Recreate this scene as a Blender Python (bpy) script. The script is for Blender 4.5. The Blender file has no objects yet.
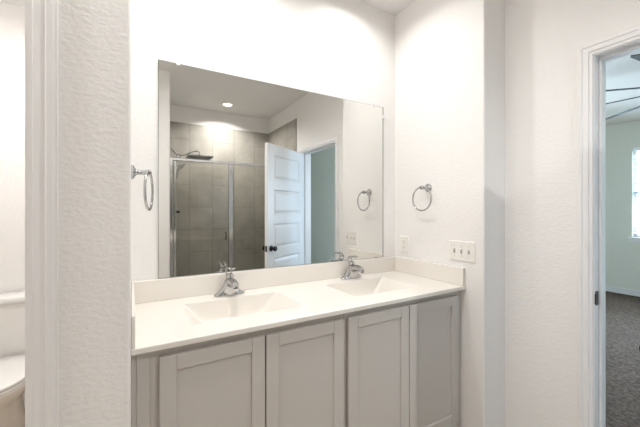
import bpy, bmesh, math, random
from mathutils import Vector, Matrix
random.seed(4)
PI = math.pi
S = bpy.context.scene
COL = S.collection

# ------------------------------------------------------------------ camera, world, light, exposure
cd = bpy.data.cameras.new('camera'); cam = bpy.data.objects.new('camera', cd); COL.objects.link(cam)
cam.location = (-1.626, -1.701, 1.341)
cam.rotation_euler = (PI/2, 0, -math.radians(30.507))
cd.lens = 18; cd.sensor_width = 36; cd.shift_y = -3.17/640; cd.clip_start = 0.03
S.camera = cam

w = bpy.data.worlds.new('sky'); S.world = w; w.use_nodes = True
w.node_tree.nodes['Background'].inputs[0].default_value = (0.80, 0.90, 1.0, 1)
w.node_tree.nodes['Background'].inputs[1].default_value = 3.0

S.view_settings.view_transform = 'Standard'; S.view_settings.look = 'None'
S.view_settings.exposure = 0.0; S.view_settings.gamma = 1.0
S.view_settings.use_curve_mapping = False
S.cycles.max_bounces = 16; S.cycles.diffuse_bounces = 8; S.cycles.glossy_bounces = 8
S.cycles.transparent_max_bounces = 16; S.cycles.sample_clamp_indirect = 6

VAN_W, SHW_W, WC_W, BATH_W = 4.3, 24, 14, 9.5      # watts of the ceiling lamps
DAY1, FILL_N = 480, 230                           # daylight at the east window, and added fill from the north
WARM = (1.0, 0.985, 0.965)

def area(name, loc, rot, sx, sy, power, color, spread=180, shape='RECTANGLE'):
    l = bpy.data.lights.new(name, 'AREA'); l.shape = shape; l.size = sx
    if shape in ('RECTANGLE', 'ELLIPSE'): l.size_y = sy
    l.energy = power; l.color = color; l.spread = math.radians(spread)
    o = bpy.data.objects.new(name, l); COL.objects.link(o); o.location = loc; o.rotation_euler = rot
    return o

area('daylight_east', (5.55, -0.45, 1.75), (0, PI/2, 0), 1.6, 1.4, DAY1, (0.60, 0.78, 1.0))
area('added_fill_north', (2.9, 1.95, 1.6), (-PI/2, 0, 0), 1.8, 1.5, FILL_N, (0.60, 0.78, 1.0))  # extra fill added behind an unseen window to brighten the bedroom

# ------------------------------------------------------------------ materials
def mat(name, color, rough=0.5, metal=0.0, bump=None, spec=0.5, vary=None, coat=0.0, trans=0.0):
    """bump = (scale xyz, strength, distance, detail); vary = (color2, scale xyz)"""
    m = bpy.data.materials.new(name); m.use_nodes = True
    nt = m.node_tree; b = nt.nodes['Principled BSDF']
    b.inputs['Base Color'].default_value = (*color, 1)
    b.inputs['Roughness'].default_value = rough; b.inputs['Metallic'].default_value = metal
    b.inputs['Specular IOR Level'].default_value = spec
    b.inputs['Coat Weight'].default_value = coat
    b.inputs['Coat Roughness'].default_value = 0.1
    geo = None
    def noise(sc, detail):
        nonlocal geo
        if geo is None: geo = nt.nodes.new('ShaderNodeNewGeometry')
        mp = nt.nodes.new('ShaderNodeMapping'); mp.inputs['Scale'].default_value = sc
        nt.links.new(geo.outputs['Position'], mp.inputs['Vector'])
        n = nt.nodes.new('ShaderNodeTexNoise'); n.inputs['Scale'].default_value = 1
        n.inputs['Detail'].default_value = detail
        nt.links.new(mp.outputs[0], n.inputs['Vector']); return n
    if bump:
        n = noise(bump[0], bump[3])
        bp = nt.nodes.new('ShaderNodeBump'); bp.inputs['Strength'].default_value = bump[1]
        bp.inputs['Distance'].default_value = bump[2]
        nt.links.new(n.outputs['Fac'], bp.inputs['Height']); nt.links.new(bp.outputs[0], b.inputs['Normal'])
    if vary:
        n = noise(vary[1], 4)
        r = nt.nodes.new('ShaderNodeValToRGB')
        r.color_ramp.elements[0].position = .35; r.color_ramp.elements[1].position = .65
        r.color_ramp.elements[0].color = (*color, 1); r.color_ramp.elements[1].color = (*vary[0], 1)
        nt.links.new(n.outputs['Fac'], r.inputs[0]); nt.links.new(r.outputs[0], b.inputs['Base Color'])
    return m

KD = ((55, 55, 95), .5, .0035, 3.0)
M = {}
M['wall'] = mat('painted_plaster', (0.84, 0.825, 0.81), .6, bump=KD, spec=.3)
M['ceil'] = mat('ceiling_paint', (0.80, 0.79, 0.78), .8, bump=((45, 45, 45), .3, .003, 3), spec=.2)
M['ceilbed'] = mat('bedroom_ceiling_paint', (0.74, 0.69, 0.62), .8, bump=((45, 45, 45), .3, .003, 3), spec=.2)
M['green'] = mat('sage_wall_paint', (0.74, 0.745, 0.655), .7, bump=KD, spec=.3)
M['trim'] = mat('trim_paint', (0.80, 0.79, 0.785), .35)
M['door'] = mat('door_paint', (0.80, 0.80, 0.81), .32)
M['cab'] = mat('greige_cabinet_paint', (0.58, 0.55, 0.52), .38)
M['cabdark'] = mat('cabinet_inside', (0.20, 0.18, 0.16), .7)
M['marble'] = mat('cultured_marble', (0.80, 0.765, 0.715), .24, spec=.4, coat=.1)
M['chrome'] = mat('chrome', (0.52, 0.52, 0.52), .05, 1)
M['alu'] = mat('polished_aluminium', (0.62, 0.635, 0.64), .12, 1)
M['black'] = mat('black_metal', (0.015, 0.014, 0.013), .3, .6)
M['bronze'] = mat('dark_strike_metal', (0.06, 0.06, 0.065), .35, .8)
M['ceramic'] = mat('white_ceramic', (0.84, 0.83, 0.81), .08, coat=.5)
M['plastic'] = mat('white_plastic', (0.83, 0.81, 0.77), .3)
M['clear'] = mat('clear_plastic', (0.85, 0.85, 0.85), .15)
M['slot'] = mat('dark_slot', (0.05, 0.045, 0.04), .6)
M['toggleslot'] = mat('toggle_slot_shade', (0.42, 0.40, 0.37), .5)  # darkened plastic: the slot's shade is put into this colour
M['rubber'] = mat('grey_seal', (0.22, 0.23, 0.23), .5)
M['floor'] = mat('tan_floor_tile', (0.50, 0.40, 0.30), .4, vary=((0.56, 0.46, 0.35), (3, 14, 3)))
M['pan'] = mat('shower_pan', (0.75, 0.74, 0.70), .4)
M['carpet'] = mat('carpet', (0.066, 0.048, 0.036), .95, bump=((130, 130, 130), .6, .02, 3), spec=.1,
                  vary=((0.165, 0.122, 0.093), (50, 40, 40)))
M['fan'] = mat('fan_blade', (0.06, 0.065, 0.06), .6, spec=.2)
M['blind'] = mat('blind_slat', (0.88, 0.89, 0.88), .5)

def tile_mat(name, axis):
    m = bpy.data.materials.new(name); m.use_nodes = True
    nt = m.node_tree; N = nt.nodes; L = nt.links; b = N['Principled BSDF']
    g = N.new('ShaderNodeNewGeometry'); sp = N.new('ShaderNodeSeparateXYZ'); L.new(g.outputs['Position'], sp.inputs[0])
    cb = N.new('ShaderNodeCombineXYZ')
    L.new(sp.outputs['Z'], cb.inputs['X']); L.new(sp.outputs[axis], cb.inputs['Y'])
    mp = N.new('ShaderNodeMapping'); mp.inputs['Location'].default_value = (-2.30+6.1, 0.952+3.05 if axis == 'X' else 5.0, 0)
    L.new(cb.outputs[0], mp.inputs['Vector'])
    br = N.new('ShaderNodeTexBrick'); br.offset = .5; br.offset_frequency = 2; br.squash = 1
    br.inputs['Scale'].default_value = 1; br.inputs['Mortar Size'].default_value = .003
    br.inputs['Mortar Smooth'].default_value = .1; br.inputs['Bias'].default_value = 0
    br.inputs['Brick Width'].default_value = .61; br.inputs['Row Height'].default_value = .305
    br.inputs['Color1'].default_value = (0.9, 0.9, 0.9, 1); br.inputs['Color2'].default_value = (1, 1, 1, 1)
    br.inputs['Mortar'].default_value = (0.56, 0.55, 0.54, 1)
    L.new(mp.outputs[0], br.inputs['Vector'])
    n = N.new('ShaderNodeTexNoise'); n.inputs['Scale'].default_value = 5; n.inputs['Detail'].default_value = 6
    n.inputs['Roughness'].default_value = .6
    L.new(g.outputs['Position'], n.inputs['Vector'])
    r = N.new('ShaderNodeValToRGB')
    r.color_ramp.elements[0].position = .3; r.color_ramp.elements[0].color = (0.29, 0.27, 0.235, 1)
    r.color_ramp.elements[1].position = .72; r.color_ramp.elements[1].color = (0.40, 0.378, 0.335, 1)
    L.new(n.outputs['Fac'], r.inputs[0])
    mx = N.new('ShaderNodeMix'); mx.data_type = 'RGBA'; mx.blend_type = 'MULTIPLY'; mx.inputs[0].default_value = 1
    L.new(r.outputs[0], mx.inputs[6]); L.new(br.outputs['Color'], mx.inputs[7]); L.new(mx.outputs[2], b.inputs['Base Color'])
    b.inputs['Roughness'].default_value = .42
    bp = N.new('ShaderNodeBump'); bp.inputs['Strength'].default_value = .4; bp.inputs['Distance'].default_value = .002; bp.invert = True
    L.new(br.outputs['Fac'], bp.inputs['Height']); L.new(bp.outputs[0], b.inputs['Normal'])
    return m
M['tileX'] = tile_mat('grey_stone_tile_across', 'X'); M['tileY'] = tile_mat('grey_stone_tile_along', 'Y')

def glass_mat(name, tint, k=1.0):
    m = bpy.data.materials.new(name); m.use_nodes = True; nt = m.node_tree; N = nt.nodes; L = nt.links
    N.remove(N['Principled BSDF']); out = N['Material Output']
    t = N.new('ShaderNodeBsdfTransparent'); t.inputs[0].default_value = (*tint, 1)
    g = N.new('ShaderNodeBsdfGlossy'); g.inputs['Roughness'].default_value = .01
    f = N.new('ShaderNodeFresnel'); f.inputs[0].default_value = 1.45
    mx = N.new('ShaderNodeMixShader'); L.new(f.outputs[0], mx.inputs[0]); L.new(t.outputs[0], mx.inputs[1]); L.new(g.outputs[0], mx.inputs[2])
    L.new(mx.outputs[0], out.inputs[0]); return m
M['glass'] = glass_mat('shower_glass', (0.93, 0.93, 0.91))
M['pane'] = glass_mat('window_glass', (0.95, 0.97, 0.97))

def mirror_mat():
    m = bpy.data.materials.new('silvered_mirror'); m.use_nodes = True; nt = m.node_tree; N = nt.nodes
    N.remove(N['Principled BSDF']); g = N.new('ShaderNodeBsdfGlossy')
    g.inputs['Color'].default_value = (0.80, 0.80, 0.785, 1); g.inputs['Roughness'].default_value = 0
    nt.links.new(g.outputs[0], N['Material Output'].inputs[0]); return m
M['mirror'] = mirror_mat()
M['mirror_edge'] = mat('mirror_edge_and_gap_shade', (0.10, 0.13, 0.115), .2)  # dark colour also stands in for the gap shadow at the right edge

def emit_mat(name, color, strength):
    m = bpy.data.materials.new(name); m.use_nodes = True; nt = m.node_tree; N = nt.nodes
    N.remove(N['Principled BSDF']); e = N.new('ShaderNodeEmission')
    e.inputs[0].default_value = (*color, 1); e.inputs[1].default_value = strength
    nt.links.new(e.outputs[0], N['Material Output'].inputs[0]); return m
M['lens'] = emit_mat('lamp_lens', (1, 0.95, 0.88), 7)

# ------------------------------------------------------------------ mesh helpers
MW = {}                                                      # world matrix of every thing with parts
def thing(name, label, cat, loc, rotz=0, group=None):
    o = bpy.data.objects.new(name, None); COL.objects.link(o); o.empty_display_size = .05
    o.location = loc; o.rotation_euler = (0, 0, rotz)
    MW[o.name] = Matrix.Translation(loc) @ Matrix.Rotation(rotz, 4, 'Z')
    o['label'] = label; o['category'] = cat
    if group: o['group'] = group
    return o
def world_of(p): return MW[p.name]

class MB:
    """collects shapes in one bmesh; build() links them as ONE mesh object"""
    def __init__(s): s.bm = bmesh.new()
    def box(s, x0, x1, y0, y1, z0, z1, bev=0, seg=2, xf=None):
        t = bmesh.new(); bmesh.ops.create_cube(t, size=1)
        for v in t.verts:
            v.co = Vector(((x0+x1)/2+v.co.x*(x1-x0), (y0+y1)/2+v.co.y*(y1-y0), (z0+z1)/2+v.co.z*(z1-z0)))
        if bev: bmesh.ops.bevel(t, geom=t.edges[:], offset=bev, segments=seg, affect='EDGES', profile=.5)
        if xf: bmesh.ops.transform(t, matrix=xf, verts=t.verts)
        s.add(t); return s
    def add(s, t):
        me = bpy.data.meshes.new('tmp'); t.to_mesh(me); t.free(); s.bm.from_mesh(me); bpy.data.meshes.remove(me)
    def prism(s, poly, z0, z1):
        a = [s.bm.verts.new((x, y, z0)) for x, y in poly]; b = [s.bm.verts.new((x, y, z1)) for x, y in poly]
        n = len(poly)
        for i in range(n): s.bm.faces.new((a[i], a[(i+1) % n], b[(i+1) % n], b[i]))
        s.bm.faces.new(a[::-1]); s.bm.faces.new(b); return s
    def loft(s, rings, cap0=True, cap1=True):
        R = [[s.bm.verts.new(p) for p in r] for r in rings]; n = len(R[0])
        for a, b in zip(R, R[1:]):
            for i in range(n): s.bm.faces.new((a[i], a[(i+1) % n], b[(i+1) % n], b[i]))
        if cap0: s.bm.faces.new(R[0][::-1])
        if cap1: s.bm.faces.new(R[-1])
        return s
    def tube(s, pts, r, n=12, flat=1.0, up=(0, 0, 1), cap=True):
        """pts a path, r a radius or a list of them; flat squeezes along the frame's second axis"""
        pts = [Vector(p) for p in pts]; rr = r if isinstance(r, (list, tuple)) else [r]*len(pts)
        rings = []
        for i, p in enumerate(pts):
            d = (pts[min(i+1, len(pts)-1)]-pts[max(i-1, 0)]).normalized()
            u = Vector(up)
            if abs(d.dot(u)) > .98: u = Vector((1, 0, 0))
            a = d.cross(u).normalized(); b = a.cross(d).normalized()
            rings.append([p+a*math.cos(t)*rr[i]+b*math.sin(t)*rr[i]*flat for t in [2*PI*k/n for k in range(n)]])
        return s.loft(rings, cap, cap)
    def lathe(s, prof, origin=(0, 0, 0), axis='Z', n=24, sign=1):
        """prof list of (radius, height along axis)"""
        o = Vector(origin); rings = []
        for r, h in prof:
            ring = []
            for k in range(n):
                t = 2*PI*k/n; c, q = math.cos(t)*r, math.sin(t)*r; h_ = h*sign
                ring.append(o+Vector((c, q, h_) if axis == 'Z' else (h_, c, q) if axis == 'X' else (q, h_, c)))
            rings.append(ring)
        return s.loft(rings)
    def torus(s, c, R, r, axis='X', n=48, m=10):
        c = Vector(c); vs = []
        for i in range(n):
            a = 2*PI*i/n; ring = []
            for j in range(m):
                b = 2*PI*j/m; q = R+r*math.cos(b); h = r*math.sin(b)
                p = (h, q*math.cos(a), q*math.sin(a)) if axis == 'X' else (q*math.cos(a), h, q*math.sin(a))
                ring.append(s.bm.verts.new(c+Vector(p)))
            vs.append(ring)
        for i in range(n):
            for j in range(m):
                s.bm.faces.new((vs[i][j], vs[(i+1) % n][j], vs[(i+1) % n][(j+1) % m], vs[i][(j+1) % m]))
        return s
    def build(s, name, m, parent=None, smooth=None, local=False, kind=None, label=None, loc=None):
        bmesh.ops.recalc_face_normals(s.bm, faces=s.bm.faces)
        me = bpy.data.meshes.new(name); 
        if parent is not None and not local:
            bmesh.ops.transform(s.bm, matrix=world_of(parent).inverted(), verts=s.bm.verts)
        if smooth:
            for f in s.bm.faces: f.smooth = True
            for e in s.bm.edges:
                if len(e.link_faces) == 2 and e.calc_face_angle(0) > math.radians(smooth): e.smooth = False
        s.bm.to_mesh(me); s.bm.free(); me.materials.append(m)
        o = bpy.data.objects.new(name, me); COL.objects.link(o)
        if parent is not None:
            o.parent = parent; MW[o.name] = world_of(parent)
        else: MW[o.name] = Matrix.Identity(4)
        if kind: o['kind'] = kind
        if label: o['label'] = label
        return o
def struct(name, mb, m, parent=None, smooth=None):
    return mb.build(name, m, parent, smooth, kind=None if parent else 'structure')
def tag(o, label, cat, group=None):
    o['label'] = label; o['category'] = cat
    if group: o['group'] = group
    return o
def arc(cx, cy, r, a0, a1, n=6):
    return [(cx+r*math.cos(math.radians(a0+(a1-a0)*i/n)), cy+r*math.sin(math.radians(a0+(a1-a0)*i/n))) for i in range(n+1)]
def smooth_path(pts, n=6):
    P = [Vector(p) for p in pts]; P = [P[0]*2-P[1]]+P+[P[-1]*2-P[-2]]; out = []
    for i in range(1, len(P)-2):
        a, b, c, d = P[i-1:i+3]
        for k in range(n):
            t = k/n; out.append(.5*((2*b)+(c-a)*t+(2*a-5*b+4*c-d)*t*t+(3*b-a-3*c+d)*t**3))
    return out+[P[-2]]

# ------------------------------------------------------------------ setting: shell
H = 2.736; X2 = .193; YE = -.673; XL = -1.6275; YS = -1.85; YB = -2.95; XSL = -1.29
FX = 5.15; RB = .018
struct('floor', MB().box(-3.07, .313, -3.07, 1.55, -.12, 0), M['floor'])
struct('floor_bedroom', MB().box(.313, 5.35, -3.72, 1.75, -.12, .008), M['carpet'])
struct('ceiling', MB().box(-3.07, .313, -3.07, 1.55, H, H+.12), M['ceil'])
struct('ceiling_bedroom', MB().box(.313, 5.35, -3.72, 1.75, H, H+.12), M['ceilbed'])
struct('wall_back', MB().box(XL, 0, 0, .12, 0, H), M['wall'])
# left stub: alcove side, end facing the room with the closet doorway's edge, runs back along the toilet closet
struct('wall_left', MB().prism([(-1.839, YE)]+arc(XL-.010, YE+.010, .010, -90, 0)+[(XL, .12), (XL, 1.215), (-1.757, 1.215), (-1.757, YE+.115), (-1.839, YE+.115)], 0, H), M['wall'], smooth=40)
struct('wall_right', MB().prism(arc(.010, YE+.010, .010, 180, 270)+[(X2, YE), (.313, YE), (.313, .12), (0, .12)], 0, H), M['wall'], smooth=40)
wr = MB().box(X2, .313, -1.06, YE, 0, H); wr.box(X2, .313, -1.862, -1.06, 2.066, H); wr.box(X2, .313, -3.72, -1.862, 0, H)
struct('wall_doorway', wr, M['wall'])
wf = MB().box(-3.07, -2.56, YE, YE+.115, 0, H); wf.box(-2.56, -1.839, YE, YE+.115, 2.47, H)
struct('wall_front', wf, M['wall'])
struct('wall_closet_left', MB().box(-2.87, -2.75, YE+.115, 1.215, 0, H), M['wall'])
struct('wall_closet_back', MB().box(-2.87, XL, 1.215, 1.335, 0, H), M['wall'])
struct('wall_far_left', MB().box(-3.07, -2.95, YS-.12, YE, 0, H), M['wall'])
wb = MB().prism([(-1.49, YS), (-1.49, YS-.12), (XSL, YS-.12)]+arc(XSL-RB, YS-RB, RB, 0, 90), 0, H)
wb.box(-3.07, -2.36, YS-.12, YS, 0, H); wb.box(-2.36, -1.49, YS-.12, YS, 2.06, H)  # doorway opening added behind the camera to cut bounced light
struct('wall_behind', wb, M['wall'], smooth=40)
struct('wall_added_wardrobe', MB().box(-3.07, -2.95, YB-.12, YS-.12, 0, H).box(-2.95, XSL-.12, YB-.12, YB, 0, H), M['wall'])  # unseen dim wardrobe, added to swallow light behind the camera
struct('wall_shower_left', MB().box(XSL-.12, XSL, YB-.12, YS-.12, 0, H), M['wall'])
struct('wall_shower_back', MB().box(XSL, X2, YB-.12, YB, 0, H), M['wall'])
TT = 2.515
struct('wall_tile_back', MB().box(XSL, X2, YB, YB+.01, .06, TT), M['tileX'])
struct('wall_tile_right', MB().box(X2-.01, X2, YB+.01, -1.985, .06, TT), M['tileY'])
struct('wall_tile_left', MB().box(XSL, XSL+.01, YB+.01, YS-.125, .06, TT), M['tileY'])
struct('floor_shower', MB().box(XSL, X2, YB, -1.985, 0, .06), M['pan'])
struct('trim_curb', MB().box(XSL, X2, -1.985, -1.875, 0, .12, .004), M['tileX'])

# bedroom shell
bw = MB()
WY0, WY1, WZ0, WZ1 = -1.05, .142, .92, 2.315
bw.box(FX, FX+.14, -2.52, WY0, 0, H); bw.box(FX, FX+.14, WY1, 1.75, 0, H)
bw.box(FX, FX+.14, WY0, WY1, 0, WZ0-.03); bw.box(FX, FX+.14, WY0, WY1, WZ1, H)
struct('wall_bedroom_far', bw, M['green'])
nb = MB(); nb.box(.313, 2.1, 1.6, 1.75, 0, H); nb.box(3.7, FX, 1.6, 1.75, 0, H); nb.box(2.1, 3.7, 1.6, 1.75, 0, .9); nb.box(2.1, 3.7, 1.6, 1.75, 2.3, H)
struct('wall_bedroom_north', nb, M['green'])
struct('wall_bedroom_south', MB().box(1.10, FX, -2.52, -2.4, 0, H).box(1.10, 1.22, -3.6, -2.52, 0, H).box(.313, 1.22, -3.72, -3.6, 0, H), M['green'])
bt = MB().box(FX-.014, FX, -2.4, 1.6, .008, .10, .003); bt.box(FX-.022, FX-.014, -3.3, 1.6, .008, .022)
struct('baseboard_bedroom_far', bt, M['trim'])
struct('baseboard_bedroom_south', MB().box(1.10, FX-.014, -2.4, -2.386, .008, .10, .003), M['trim'])
struct('baseboard_doorway', MB().box(X2-.013, X2, -1.025, YE, 0, .085, .003), M['trim'])
struct('baseboard_right', MB().box(-.013, 0, YE-.013, -.58, 0, .085, .003).box(0, X2-.013, YE-.013, YE, 0, .085, .003), M['trim'])
struct('baseboard_left', MB().box(-1.787, XL+.013, YE-.013, YE, 0, .085, .003), M['trim'])
struct('baseboard_behind', MB().box(-2.95, -2.36, YS, YS+.013, 0, .085, .003).box(-1.49, XSL, YS, YS+.013, 0, .085, .003), M['trim'])
struct('baseboard_closet_back', MB().box(-2.75, -1.757, 1.202, 1.215, 0, .085, .003), M['trim'])

# windows of the bedroom; the north one is unseen, added for light
def window(name, axis, c, a0, a1, z0, z1, sgn, slats):
    """axis 'X': pane normal to x at x=c, spanning a0..a1 in y"""
    def bx(mb, c0, c1, u0, u1, q0, q1, bev=.003):
        c0, c1 = sorted((c0, c1))
        mb.box(c0, c1, u0, u1, q0, q1, bev) if axis == 'X' else mb.box(u0, u1, c0, c1, q0, q1, bev)
    f = MB(); t = .045
    d0, d1 = c+sgn*.07, c+sgn*.12
    bx(f, d0, d1, a0, a0+t, z0, z1); bx(f, d0, d1, a1-t, a1, z0, z1); bx(f, d0, d1, a0, a1, z0, z0+t); bx(f, d0, d1, a0, a1, z1-t, z1)
    bx(f, d0, d1, a0, a1, (z0+z1)/2-.02, (z0+z1)/2+.02)
    fr = struct(name, f, M['trim'])
    p = MB(); bx(p, c+sgn*.09, c+sgn*.096, a0+t, a1-t, z0+t, z1-t, 0); struct('pane', p, M['pane'], fr)
    s = MB(); bx(s, c-sgn*.04, c+sgn*.07, a0-.05, a1+.05, z0-.03, z0, .006); bx(s, c-sgn*.018, c-sgn*.0005, a0-.03, a1+.03, z0-.075, z0-.03, .003)
    struct('sill', s, M['trim'], fr)
    if slats:
        root = thing('window_blind', 'white slatted blind hanging in the bright bedroom window', 'blind', (c+sgn*.035, (a0+a1)/2, z1))
        hr = MB(); bx(hr, c+sgn*.01, c+sgn*.055, a0+.01, a1-.01, z1-.045, z1-.002); hr.build('headrail', M['blind'], root)
        z = z1-.075
        k = 0
        while z > z0+.05:
            b = MB(); xf = Matrix.Translation((c+sgn*.035, 0, z)) @ Matrix.Rotation(-sgn*.55, 4, 'Y')
            b.box(-.024, .024, a0+.012, a1-.012, -.0013, .0013, xf=xf); b.build('slat', M['blind'], root)
            z -= .043
        br = MB(); bx(br, c+sgn*.015, c+sgn*.055, a0+.012, a1-.012, z0+.012, z0+.032); br.build('bottom_rail', M['blind'], root)
window('window_1', 'X', FX, WY0, WY1, WZ0, WZ1, 1, True)
window('added_window', 'Y', 1.6, 2.1, 3.7, .9, 2.3, 1, False)  # unseen opening, added to let in extra light

# ------------------------------------------------------------------ door casings (moulded) and jambs
def moulding_profile(w=.055, d=.020):
    return [(0, 0), (0, d*.5), (w*.10, d*.52), (w*.22, d*.55), (w*.26, d*.80), (w*.45, d*.86), (w*.62, d*.80), (w*.68, d), (w*.86, d), (w*.92, d*.85), (w, d*.8), (w, 0)]
def casing(parentless_name, to_world, a0, a1, ztop, wide=.055):
    """inverted-U architrave; local (u across the opening, out of wall, z); profile grows outward from the opening"""
    P = moulding_profile(wide)                                   # u=0 at the opening
    mb = MB(); rings = []
    for (cu, cz, du, dz) in ((a0, 0, -1, 0), (a0, ztop, -1, 1), (a1, ztop, 1, 1), (a1, 0, 1, 0)):
        rings.append([to_world(cu+du*u, h, cz+dz*u) for u, h in P])
    mb.loft(rings); return struct(parentless_name, mb, M['trim'])
YJ0, YJ1, ZJ = -1.842, -1.08, 2.046
t1 = casing('trim_1', lambda u, h, z: (X2-h, u, z), YJ0-.005, YJ1+.005, ZJ+.005)
def jamb(t, x0, x1, stop0, stop1):
    j = MB(); j.box(x0, x1, YJ1, YJ1+.02, 0, ZJ+.02); j.box(x0, x1, YJ0-.02, YJ0, 0, ZJ+.02); j.box(x0, x1, YJ0, YJ1, ZJ, ZJ+.02)
    struct('jamb', j, M['trim'], t)
    s = MB(); s.box(stop0, stop1, YJ1-.012, YJ1, 0, ZJ, .003); s.box(stop0, stop1, YJ0, YJ0+.012, 0, ZJ, .003); s.box(stop0, stop1, YJ0, YJ1, ZJ-.012, ZJ, .003)
    struct('door_stop', s, M['trim'], t)
jamb(t1, X2-.002, .315, X2+.04, X2+.078)
sp = MB(); sp.box(X2+.006, X2+.036, YJ1-.002, YJ1+.002, .905, .97, .0008); sp.tube([(X2+.003, YJ1-.001, .915), (X2+.003, YJ1-.001, .96)], .004, 8)
struct('strike_plate', sp, M['bronze'], t1)
# hinges on the far jamb
for zc in (.25, 1.02, 1.80):
    hb = MB(); hb.tube([(X2-.006, YJ0+.004, zc-.045), (X2-.006, YJ0+.004, zc+.045)], .006, 10)
    struct('hinge', hb, M['bronze'], t1, smooth=40)
t1b = casing('trim_2', lambda u, h, z: (.315+h, u, z), YJ0-.005, YJ1+.005, ZJ+.005)
t2 = casing('trim_3', lambda u, h, z: (u, YE-h, z), -2.55, -1.8455, 2.46, .061)
j = MB(); j.box(-1.8455, -1.839, YE-.002, YE+.117, 0, 2.47); j.box(-2.56, -2.545, YE-.002, YE+.117, 0, 2.47); j.box(-2.56, -1.8455, YE-.002, YE+.117, 2.455, 2.47)
struct('jamb', j, M['trim'], t2)

# door leaf, swung into the room; local u along the leaf from the hinge, v across its thickness
DA = math.atan2(.415, -.650)
dr = thing('door_1', 'white five-panel door swung open into the bathroom', 'door', (X2-.004, YJ0+.004, 0), DA)
del dr['label']; del dr['category']; dr['kind'] = 'structure'
LW, LT = .752, .035
leaf = MB()
st, tr, brl, mr = .11, .11, .20, .10
zb, zt = .012, 2.036
ph = (zt-zb-tr-brl-4*mr)/5
leaf.box(0, st, -LT, 0, zb, zt); leaf.box(LW-st, LW, -LT, 0, zb, zt)
zz = [zb+brl+i*(ph+mr) for i in range(5)]
leaf.box(st, LW-st, -LT, 0, zb, zz[0])
for i in range(5):
    leaf.box(st, LW-st, -LT, 0, zz[i]+ph, zz[i+1] if i < 4 else zt)
struct_leaf = leaf.build('leaf', M['door'], dr, local=True)
for z0 in zz:                                                # raised panels with a sunk border
    p = MB(); z1 = z0+ph; x0, x1 = st, LW-st
    def rr(i, v): return [(x0+i, v, z0+i), (x1-i, v, z0+i), (x1-i, v, z1-i), (x0+i, v, z1-i)]
    p.loft([rr(0, 0), rr(.014, -.009), rr(.020, -.009), rr(.045, -.003), rr(.045, -LT+.003), rr(.020, -LT+.009), rr(.014, -LT+.009), rr(0, -LT)], False, False)
    a = [p.bm.verts.new(q) for q in rr(.045, -.003)]; p.bm.faces.new(a)
    a = [p.bm.verts.new(q) for q in rr(.045, -LT+.003)]; p.bm.faces.new(a)
    p.build('door_panel', M['door'], dr, local=True)
for sgn, y0 in ((1, 0), (-1, -LT)):
    k = MB(); k.lathe([(.001, 0), (.031, 0), (.031, .006), (.013, .010), (.011, .030), (.018, .036), (.027, .046), (.028, .056), (.022, .064), (.001, .066)], (LW-.06, y0, .945), 'Y', 20, sgn)
    o = k.build('knob', M['black'], dr, smooth=40, local=True); o['label'] = 'black round door knob'
lp = MB(); lp.box(LW-.001, LW+.0015, -LT+.006, -.006, .915, .975); lp.build('latch_plate', M['bronze'], dr, local=True)

# ------------------------------------------------------------------ vanity cabinets
def shaker(x0, x1, z0, z1, yf, root, handle=False):
    d = MB(); s = .052; t = .020
    d.box(x0, x0+s, yf, yf+t, z0, z1, .003, 2); d.box(x1-s, x1, yf, yf+t, z0, z1, .003, 2)
    d.box(x0+s, x1-s, yf, yf+t, z1-s, z1, .003, 2); d.box(x0+s, x1-s, yf, yf+t, z0, z0+s, .003, 2)
    o = d.build('door', M['cab'], root)
    p = MB(); p.box(x0+s-.001, x1-s+.001, yf+.009, yf+.015, z0+s-.001, z1-s+.001); p.build('door_panel', M['cab'], o)
YF, YFF = -.546, -.525
def cabinet(x0, x1, doors, label):
    r = thing('vanity_cabinet', label, 'cabinet', ((x0+x1)/2, -.26, 0), 0, 'vanity base cabinets')
    c = MB(); c.box(x0, x0+.016, -.506, -.004, .10, .890); c.box(x1-.016, x1, -.506, -.004, .10, .890)
    c.box(x0+.016, x1-.016, -.506, -.004, .10, .116); c.box(x0+.016, x1-.016, -.014, -.004, .116, .890)
    c.build('carcass', M['cab'], r)
    f = MB(); f.box(x0, x0+.036, YFF, -.506, .10, .890); f.box(x1-.036, x1, YFF, -.506, .10, .890)
    f.box(x0+.036, x1-.036, YFF, -.506, .835, .890); f.box(x0+.036, x1-.036, YFF, -.506, .10, .18)
    f.build('face_frame', M['cab'], r)
    t = MB(); t.box(x0, x1, -.455, -.440, 0, .10); t.box(x0, x0+.016, -.440, -.02, 0, .10); t.box(x1-.016, x1, -.440, -.02, 0, .10)
    t.build('toe_kick', M['cabdark'], r)
    for d0, d1 in doors: shaker(d0, d1, .155, .863, YF, r)
    return r
cabinet(-1.573, -.8115, [(-1.548, -1.187), (-1.182, -.822)], 'greige two-door vanity cabinet below the sink nearer the toilet closet')
cabinet(-.8085, -.020, [(-.797, -.427), (-.422, -.042)], 'greige two-door vanity cabinet below the sink beside the light switches')
f = MB(); f.box(-1.6125, -1.5735, -.527, -.510, 0, .890, .001); tag(f.build('filler_strip', M['cab']), 'narrow greige filler strip at the toilet closet end of the vanity', 'filler panel', 'vanity filler strips')
f = MB(); f.box(XL+.0005, -1.613, -.524, -.505, 0, .890, .001); tag(f.build('scribe_moulding', M['cab']), 'thin greige scribe strip against the textured stub wall', 'filler panel')
f = MB(); f.box(-.0195, -.0005, -.528, -.510, 0, .890, .001); tag(f.build('filler_strip', M['cab']), 'thin greige filler strip between cabinet and towel ring wall', 'filler panel', 'vanity filler strips')

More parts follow.
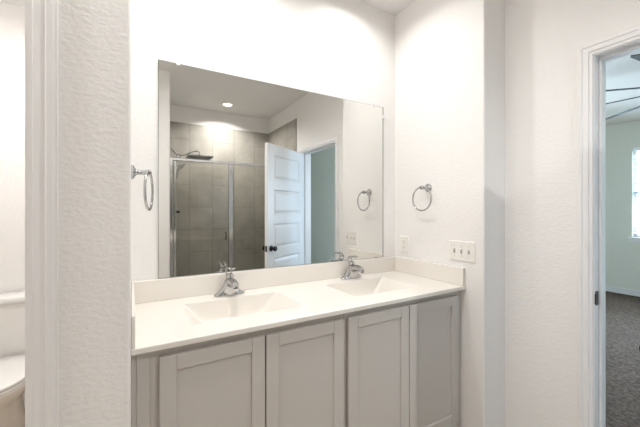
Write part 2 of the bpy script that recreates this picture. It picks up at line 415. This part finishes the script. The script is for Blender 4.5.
# ------------------------------------------------------------------ countertop with two moulded basins
ZT, CT = .914, .0215
YC = -.562
ct = thing('vanity_countertop', 'long cream cultured marble vanity top with two moulded sinks and backsplash', 'countertop', (-.82, -.28, ZT-CT))
xs = [XL+.001, -1.428, -.962, -.672, -.232, -.001]; ys = [YC+.004, -.432, -.132, -.001]
m = MB(); G = [[m.bm.verts.new((x, y, ZT)) for y in ys] for x in xs]
for i in range(5):
    for k in range(3):
        if k == 1 and i in (1, 3): continue
        m.bm.faces.new((G[i][k], G[i+1][k], G[i+1][k+1], G[i][k+1]))
prof = [(YC+.004, ZT), (YC+.0012, ZT-.0012), (YC, ZT-.004), (YC, ZT-CT+.003), (YC+.003, ZT-CT), (YC+.05, ZT-CT)]
pr = [[m.bm.verts.new((x, y, z)) for y, z in prof] for x in (xs[0], xs[-1])]
for a in range(len(prof)-1): m.bm.faces.new((pr[0][a], pr[1][a], pr[1][a+1], pr[0][a+1]))
for q in pr:
    pass
m.build('slab', M['marble'], ct)
def rrect(x0, x1, y0, y1, r, z, nc=7, ns=8):
    P = []
    C = [(x1-r, y0+r, -90), (x1-r, y1-r, 0), (x0+r, y1-r, 90), (x0+r, y0+r, 180)]
    for i, (cx, cy, a) in enumerate(C):
        c = arc(cx, cy, r, a, a+90, nc-1); P += c
        nx = C[(i+1) % 4]; q = arc(nx[0], nx[1], r, nx[2], nx[2]+90, nc-1)[0]
        for k in range(1, ns): P.append((c[-1][0]+(q[0]-c[-1][0])*k/ns, c[-1][1]+(q[1]-c[-1][1])*k/ns))
    return [(x, y, z) for x, y in P]
for bx0, bx1 in ((-1.428, -.962), (-.672, -.232)):
    b = MB(); rings = []
    for d, sd, bk, fr, r in ((0, 0, 0, 0, .0008), (.0012, .0012, .0006, .0025, .004), (.005, .006, .0012, .012, .008), (.022, .022, .003, .050, .014), (.045, .042, .005, .095, .020),
                             (.070, .062, .008, .135, .026), (.090, .080, .012, .163, .030), (.102, .096, .019, .178, .032), (.109, .115, .032, .188, .030), (.112, .135, .050, .196, .020)):
        rings.append(rrect(bx0+sd, bx1-sd, -.432+fr, -.132-bk, r, ZT-d))
    cx, cy = (bx0+bx1)/2, -.209
    rings.append([(cx+(x-cx)*.3, cy+(y-cy)*.8, ZT-.1135) for x, y, z in rings[-1]])
    b.loft(rings, False, True)
    bo = b.build('basin', M['marble'], ct, smooth=60)
    dn = MB(); dn.lathe([(.001, 0), (.022, 0), (.022, .003), (.018, .004), (.016, .002), (.015, .006), (.001, .008)], (cx, cy, ZT-.1145), 'Z', 24)
    dn.build('drain', M['chrome'], bo, smooth=40)
sb = MB(); sb.box(XL+.001, -.001, -.020, -.001, ZT, 1.0155, .003); sb.build('backsplash', M['marble'], ct)
sb = MB(); sb.box(XL+.001, XL+.012, YC+.002, -.020, ZT, 1.0155, .003); sb.build('side_splash', M['marble'], ct)
sb = MB(); sb.box(-.021, -.001, YC+.002, -.020, ZT, 1.0155, .003); sb.build('side_splash', M['marble'], ct)

# ------------------------------------------------------------------ mirror
MX0, MX1, MZ0, MZ1 = -1.517, -.1155, 1.017, 2.057
mr_ = thing('wall_mirror', 'large frameless rectangular mirror on the wall above the vanity', 'mirror', ((MX0+MX1)/2, 0, MZ0))
MB().box(MX0, MX1, -.0055, -.001, MZ0, MZ1).build('mirror_backing', M['mirror_edge'], mr_)
g = MB(); vs = [g.bm.verts.new(q) for q in ((MX0+.0015, -.0058, MZ0+.0015), (MX1-.006, -.0058, MZ0+.0015), (MX1-.006, -.0058, MZ1-.0015), (MX0+.0015, -.0058, MZ1-.0015))]  # wider right inset bares a dark strip as painted gap shadow
g.bm.faces.new(vs); g.build('mirror_glass', M['mirror'], mr_)
def clip(x, z, vert, mm):
    c = MB()
    if vert: c.box(x-.009, x+.009, -.012, -.001, z-.010, z+.016, .003); c.lathe([(.001, 0), (.004, 0), (.003, .003), (.001, .004)], (x, -.012, z+.008), 'Y', 10, -1)
    else: c.box(x-.010, x+.014, -.012, -.001, z-.009, z+.009, .003)
    c.build('mirror_clip', mm, mr_)
clip(-1.43, MZ1, True, M['clear']); clip(-.194, MZ1, True, M['clear']); clip(MX1, 1.99, False, M['clear'])
c = MB(); c.box(-.195, -.172, -.008, -.001, 1.0158, 1.0195, .001); c.build('mirror_clip', M['black'], mr_)

# ------------------------------------------------------------------ faucets
def faucet(x, y, label):
    r = thing('faucet', label, 'faucet', (x, y, ZT), 0, 'chrome sink faucets')
    def ring(a, b, z, cy=0, n=32, e=2.6):
        P = []
        for k in range(n):
            t = 2*PI*k/n; c, s_ = math.cos(t), math.sin(t)
            P.append((a*abs(c)**(2/e)*(1 if c >= 0 else -1), cy+b*abs(s_)**(2/e)*(1 if s_ >= 0 else -1), z))
        return P
    b = MB(); b.loft([ring(.074, .024, .0003), ring(.077, .026, .003), ring(.077, .026, .007), ring(.070, .025, .012), ring(.058, .025, .018), ring(.048, .026, .026), ring(.040, .028, .038), ring(.034, .029, .050, -.002, e=2.3)])
    b.build('base', M['chrome'], r, smooth=50, local=True)
    b = MB(); b.loft([ring(.034, .029, .050, -.002, e=2.3), ring(.029, .029, .062, -.004, e=2.1), ring(.0255, .027, .073, -.005, e=2), ring(.022, .023, .081, -.005, e=2), ring(.015, .015, .085, -.005, e=2)])
    pth = smooth_path([(0, -.012, .060), (0, -.045, .071), (0, -.078, .074), (0, -.103, .067), (0, -.112, .055)], 5)
    n = len(pth); b.tube(pth, [.0235-.0095*i/(n-1) for i in range(n)], 16, up=(1, 0, 0))
    bd = b.build('spout', M['chrome'], r, smooth=50, local=True)
    a = MB(); a.lathe([(.001, 0), (.0105, 0), (.0105, .010), (.001, .010)], (0, -.1125, .0455), 'Z', 16); a.build('aerator', M['alu'], bd, smooth=40, local=True)
    d = MB(); d.lathe([(.012, .080), (.0135, .084), (.0200, .088), (.0205, .096), (.0170, .104), (.008, .109), (.001, .110)], (0, -.004, 0), 'Z', 20); d.build('pivot_cap', M['chrome'], r, smooth=50, local=True)
    # looped lever: two rails rising from the cap and meeting in a flat tip
    l = MB()
    for s_ in (-1, 1):
        l.tube(smooth_path([(.012*s_, .006, .096), (.013*s_, .016, .118), (.013*s_, .004, .136), (.011*s_, -.030, .142), (.004*s_, -.056, .137)], 5), .0042, 10)
    l.box(-.014, .014, -.058, -.026, .1375, .1455, .0035, xf=None)
    l.tube([(-.013, .011, .127), (.013, .011, .127)], .0042, 10)
    l.build('lever_handle', M['chrome'], r, smooth=50, local=True)
    k = MB(); k.tube([(0, .020, .004), (0, .020, .050)], .0022, 8); k.lathe([(.001, 0), (.0045, .001), (.005, .005), (.003, .009), (.001, .010)], (0, .020, .050), 'Z', 12)
    k.build('lift_rod', M['chrome'], r, smooth=50, local=True)
faucet(-1.198, -.072, 'chrome single-lever faucet behind the sink nearer the toilet closet')
faucet(-.434, -.066, 'chrome single-lever faucet behind the sink nearer the electrical outlet')

# ------------------------------------------------------------------ towel rings
def towel_ring(x, y, z, s, label, swivel=0):
    r = thing('towel_ring', label, 'towel ring', (x, y, z), 0, 'chrome towel rings')
    p = MB(); p.lathe([(.001, .0005), (.027, .0005), (.0275, .006), (.024, .010), (.018, .012), (.011, .018), (.009, .030), (.010, .046), (.013, .052), (.014, .060), (.011, .067), (.001, .070)], (x, y, z), 'X', 24, s)
    p.build('post', M['chrome'], r, smooth=40)
    q = MB(); q.torus((x+s*.060, y, z-.070), .0735, .0050, 'X'); bmesh.ops.rotate(q.bm, cent=(x+s*.060, y, z), matrix=Matrix.Rotation(swivel, 3, 'Z'), verts=q.bm.verts); q.build('ring', M['chrome'], r, smooth=60)
towel_ring(0, -.298, 1.483, -1, 'chrome towel ring on the wall above the light switches')
towel_ring(XL, -.285, 1.487, 1, 'chrome towel ring just emerging from behind the textured stub wall', -.22)

# ------------------------------------------------------------------ switches and outlet
def plate(name, y, z, wy, hz):
    mb = MB(); hw, hh = wy/2, hz/2
    rings = []
    for i, h in ((0, .0005), (0, .003), (.004, .006), (.008, .0065)):
        rings.append([(-h, y-hw+i, z-hh+i), (-h, y+hw-i, z-hh+i), (-h, y+hw-i, z+hh-i), (-h, y-hw+i, z+hh-i)])
    return mb.loft(rings)
sw = thing('light_switch', 'triple toggle light switch plate in white beside the side splash', 'light switch', (0, -.539, 1.108))
plate('p', -.539, 1.108, .166, .116).build('plate', M['plastic'], sw)
for dy in (-.046, 0, .046):
    MB().box(-.0075, -.0055, -.539+dy-.0065, -.539+dy+.0065, 1.108-.0135, 1.108+.0135, .0008).build('toggle_slot', M['toggleslot'], sw)
    tg = MB(); tg.box(-.011, .004, -.0042, .0042, -.005, .006, .0015, xf=Matrix.Translation((-.010, -.539+dy, 1.113)) @ Matrix.Rotation(.6, 4, 'Y'))
    tg.build('toggle', M['plastic'], sw)
    for dz in (-.030, .030):
        MB().lathe([(.001, 0), (.003, 0), (.0025, .0012), (.001, .0014)], (-.0065, -.539+dy, 1.108+dz), 'X', 10, -1).build('screw', M['alu'], sw)
ol = thing('electrical_outlet', 'white duplex electrical outlet on the wall near the vanity corner', 'outlet', (0, -.092, 1.106))
plate('p', -.092, 1.106, .074, .116).build('plate', M['plastic'], ol)
for dz in (-.0195, .0195):
    rc = MB(); rc.box(-.0085, -.0055, -.092-.0155, -.092+.0155, 1.106+dz-.0135, 1.106+dz+.0135, .001)
    ro = rc.build('receptacle', M['plastic'], ol)
    s_ = MB()
    for dy in (-.006, .006): s_.box(-.0088, -.0082, -.092+dy-.0011, -.092+dy+.0011, 1.106+dz-.003, 1.106+dz+.006)
    s_.box(-.0088, -.0082, -.0935, -.0905, 1.106+dz-.010, 1.106+dz-.007); s_.build('slots', M['slot'], ro)
MB().lathe([(.001, 0), (.003, 0), (.0025, .0012), (.001, .0014)], (-.0065, -.092, 1.106), 'X', 10, -1).build('screw', M['alu'], ol)

# ------------------------------------------------------------------ shower enclosure
YG = -1.93
XR = X2-.011
se = thing('shower_enclosure', 'chrome framed glass shower door and side panel seen in the mirror', 'shower door', (-.55, YG, .12))
HT = 1.885
f = MB(); f.box(XSL+.001, XSL+.030, YG-.018, YG+.018, .12, HT, .003); f.build('wall_jamb', M['alu'], se)
f = MB(); f.box(XR-.022, XR, YG-.018, YG+.018, .12, HT, .003); f.build('wall_jamb', M['alu'], se)
f = MB(); f.box(XSL+.001, -.635, YG-.020, YG+.020, HT-.028, HT, .003); f.box(-.635, XR, YG-.012, YG+.012, HT-.022, HT, .002); f.build('header', M['alu'], se)
f = MB(); f.box(XSL+.001, XR, YG-.020, YG+.020, .12, .145, .003); f.build('sill_rail', M['alu'], se)
f = MB(); f.box(-.685, -.640, YG-.018, YG+.018, .145, HT-.028, .003); f.build('post', M['alu'], se)
f = MB(); f.box(-.640, -.632, YG-.010, YG+.010, .145, HT-.022); f.box(XSL+.030, XSL+.036, YG-.010, YG+.010, .145, HT-.028); f.build('seal', M['rubber'], se)
dg = thing('tmp', '', '', (-.97, YG, .15)); bpy.data.objects.remove(dg)
f = MB(); f.box(XSL+.062, -.690, YG-.003, YG+.003, .155, HT-.032); gd = f.build('glass_door', M['glass'], se)
f = MB(); f.box(XSL+.037, XSL+.062, YG-.012, YG+.012, .15, HT-.03, .003); f.build('door_stile', M['alu'], gd)
f = MB(); f.box(XSL+.062, -.690, YG-.008, YG+.008, .148, .168, .002); f.build('door_rail', M['alu'], gd)
f = MB(); f.tube(smooth_path([(-.725, YG+.004, 1.02), (-.725, YG+.040, 1.025), (-.725, YG+.045, 1.06), (-.725, YG+.040, 1.095), (-.725, YG+.004, 1.10)], 5), .006, 10); f.build('handle', M['black'], gd, smooth=50)
f = MB(); f.box(-.632, XR-.022, YG-.003, YG+.003, .145, HT-.022); f.build('glass_panel', M['glass'], se)

# ------------------------------------------------------------------ shower fittings on the left shower wall
sx, sy = XSL+.010, -2.42
sh = thing('rain_shower', 'square rain shower head with arm and hand shower seen in the mirror', 'shower head', (sx, sy, 1.98))
a = MB(); a.lathe([(.001, 0), (.03, 0), (.03, .005), (.014, .012), (.001, .012)], (sx, sy, 2.075), 'X', 20)
a.tube(smooth_path([(sx, sy, 2.075), (sx+.045, sy, 2.062), (sx+.10, sy, 2.015), (sx+.125, sy, 1.99)], 5), .011, 12); a.build('wall_arm', M['chrome'], sh, smooth=45)
a = MB(); a.lathe([(.001, -.035), (.016, -.033), (.022, -.015), (.022, .015), (.016, .03), (.001, .032)], (sx+.130, sy, 1.975), 'Z', 16); a.tube([(sx+.13, sy-.03, 1.975), (sx+.13, sy+.03, 1.975)], .012, 12); a.build('diverter', M['chrome'], sh, smooth=45)
a = MB(); a.tube(smooth_path([(sx+.135, sy, 1.99), (sx+.20, sy, 2.00), (sx+.29, sy, 2.045), (sx+.345, sy, 2.06), (sx+.365, sy, 2.04), (sx+.365, sy, 2.005)], 6), .008, 12); a.build('extension_arm', M['chrome'], sh, smooth=45)
hx = sx+.365
a = MB(); a.lathe([(.001, .03), (.012, .03), (.02, .012), (.03, .006), (.001, .006)], (hx, sy, 1.985), 'Z', 16); a.box(hx-.145, hx+.145, sy-.145, sy+.145, 1.980, 1.992, .004); rh = a.build('rain_head', M['chrome'], sh, smooth=35)
a = MB(); a.box(hx-.135, hx+.135, sy-.135, sy+.135, 1.9775, 1.980); a.build('nozzle_plate', M['rubber'], rh)
a = MB(); hp = smooth_path([(sx+.135, sy, 1.955), (sx+.14, sy, 1.90), (sx+.145, sy, 1.86), (sx+.125, sy, 1.80), (sx+.105, sy, 1.72)], 5)
a.tube(hp[8:], [.014]*6+[.012]*(len(hp)-14), 12); a.lathe([(.001, -.012), (.040, -.010), (.042, 0), (.030, .012), (.012, .022), (.001, .022)], (0, 0, 0), 'Z', 20)
for v in list(a.bm.verts)[-6*20:]: v.co = Matrix.Translation((sx+.175, sy, 1.865)) @ Matrix.Rotation(-.9, 4, 'Y') @ v.co
a.build('hand_shower', M['chrome'], sh, smooth=45)
a = MB(); a.tube(smooth_path([(sx+.105, sy, 1.72), (sx+.085, sy+.01, 1.45), (sx+.06, sy+.03, 1.12), (sx+.05, sy+.05, 1.02), (sx+.045, sy+.06, 1.12), (sx+.08, sy+.04, 1.6), (sx+.12, sy+.02, 1.945)], 8), .006, 10); a.build('hose', M['alu'], sh, smooth=45)
vv = thing('shower_valve', 'round shower valve with a dark lever seen through the shower glass', 'shower valve', (sx, sy, 1.322))
a = MB(); a.lathe([(.001, 0), (.085, 0), (.085, .004), (.075, .010), (.03, .014), (.03, .05), (.024, .06), (.001, .06)], (sx, sy, 1.322), 'X', 28); a.build('trim_plate', M['chrome'], vv, smooth=40)
a = MB(); a.tube([(sx+.05, sy, 1.322), (sx+.095, sy, 1.325), (sx+.145, sy+.01, 1.322)], [.011, .010, .013], 12); a.build('lever', M['black'], vv, smooth=40)

# ------------------------------------------------------------------ ceiling lamps
def downlight(x, y, watts, label, spread=175):
    r = thing('recessed_light', label, 'ceiling light', (x, y, H), 0, 'recessed ceiling lights')
    t = MB(); t.lathe([(.055, -.002), (.058, -.008), (.082, -.006), (.086, -.0005), (.055, -.0005)], (x, y, H), 'Z', 32); t.build('trim_ring', M['plastic'], r, smooth=40)
    l = MB(); l.lathe([(.001, -.004), (.0555, -.004), (.0555, -.0008), (.001, -.0008)], (x, y, H), 'Z', 32); l.build('lens', M['lens'], r)
    o = area('lamp', (0, 0, -.011), (0, 0, 0), .07, .07, watts, WARM, spread, 'DISK'); o.parent = r
downlight(-.535, -2.56, SHW_W, 'round recessed ceiling light glowing over the shower in the mirror', 145)
downlight(-1.20, -.30, VAN_W, 'round recessed ceiling light above the sink nearer the toilet closet', 150)
downlight(-.45, -.30, VAN_W, 'round recessed ceiling light above the sink beside the light switches', 150)
downlight(-2.45, -.88, BATH_W, 'round recessed ceiling light in front of the toilet closet doorway', 170)
downlight(-1.30, -.85, BATH_W, 'added round recessed ceiling light over the floor in front of the vanity', 170)  # extra lamp, added to brighten the doorway wall
downlight(-2.25, .35, WC_W, 'round recessed ceiling light in the toilet closet', 170)

# ------------------------------------------------------------------ toilet
tx = -2.285
tl = thing('toilet', 'white two-piece toilet with closed lid in the closet at far left', 'toilet', (tx, .85, 0))
def oval(cy, a, bf, bb, z, n=40, e=2.3):
    P = []
    for k in range(n):
        t = 2*PI*k/n; c, s_ = math.cos(t), math.sin(t); b = bb if s_ > 0 else bf
        P.append((tx+a*abs(c)**(2/e)*(1 if c >= 0 else -1), cy+b*abs(s_)**(2/e)*(1 if s_ >= 0 else -1), z))
    return P
b = MB(); b.loft([oval(.93, .090, .20, .18, .0), oval(.93, .090, .20, .18, .03), oval(.92, .080, .18, .18, .08), oval(.90, .085, .19, .19, .18), oval(.84, .125, .25, .20, .29), oval(.79, .172, .295, .20, .36), oval(.78, .186, .31, .19, .395), oval(.78, .180, .305, .185, .405)])
b.box(tx-.085, tx+.085, .90, 1.17, .20, .405, .03, 3); b.build('bowl', M['ceramic'], tl, smooth=50)
b = MB(); b.loft([oval(.78, .183, .312, .175, .407), oval(.78, .188, .317, .18, .412), oval(.78, .188, .317, .18, .421), oval(.78, .184, .313, .176, .425)]); b.build('seat', M['ceramic'], tl, smooth=50)
b = MB(); b.loft([oval(.78, .184, .313, .18, .4285), oval(.78, .189, .318, .185, .432), oval(.78, .188, .317, .184, .441), oval(.78, .172, .300, .17, .447), oval(.78, .06, .12, .07, .450)]); b.build('seat_lid', M['ceramic'], tl, smooth=50)
for s_ in (-1, 1): MB().tube([(tx+s_*.055, .955, .415), (tx+s_*.095, .955, .415)], .012, 12).build('seat_hinge', M['ceramic'], tl, smooth=40)
b = MB(); rings = []
for z, hw, y0 in ((.405, .195, 1.005), (.43, .200, .998), (.62, .212, .990), (.758, .215, .987)):
    rings.append([(x, y, z) for x, y, _ in rrect(tx-hw, tx+hw, y0, 1.197, .03, z, 5, 3)])
b.loft(rings); b.build('tank', M['ceramic'], tl, smooth=40)
b = MB(); rings = [rrect(tx-.222+i, tx+.222-i, .976+i, 1.205-i, .035, z, 6, 3) for i, z in ((.004, .759), (0, .764), (0, .787), (.005, .796), (.02, .800))]
b.loft(rings); b.build('tank_lid', M['ceramic'], tl, smooth=40)
b = MB(); b.lathe([(.001, 0), (.014, 0), (.012, .012), (.001, .013)], (tx-.15, .988, .70), 'Y', 16, -1); b.tube([(tx-.15, .972, .70), (tx-.09, .968, .692)], .006, 10); b.build('flush_lever', M['chrome'], tl, smooth=40)

# ------------------------------------------------------------------ bedroom ceiling fan
fx, fy, fz = 2.68, -1.02, 2.45
fn = thing('ceiling_fan', 'dark multi-blade ceiling fan in the bedroom through the doorway', 'ceiling fan', (fx, fy, H))
a = MB(); a.lathe([(.001, 0), (.07, 0), (.065, -.05), (.02, -.07), (.014, -.07), (.014, -.2), (.001, -.2)], (fx, fy, H), 'Z', 24); a.build('downrod', M['fan'], fn, smooth=40)
a = MB(); a.lathe([(.001, .07), (.06, .065), (.11, .04), (.115, -.03), (.09, -.06), (.05, -.085), (.001, -.09)], (fx, fy, fz), 'Z', 28); a.build('motor', M['fan'], fn, smooth=40)
for k in range(9):
    ang = math.radians(134-40*k)
    b = MB(); X = Matrix.Translation((fx, fy, fz)) @ Matrix.Rotation(ang, 4, 'Z') @ Matrix.Rotation(math.radians(-13), 4, 'X')
    P = [(.10, -.03), (.20, -.045), (1.17, -.065), (1.20, -.05), (1.20, .05), (1.17, .065), (.20, .045), (.10, .03)]
    b.prism(P, -.004, .004); bmesh.ops.transform(b.bm, matrix=X, verts=b.bm.verts); b.build('blade', M['fan'], fn)
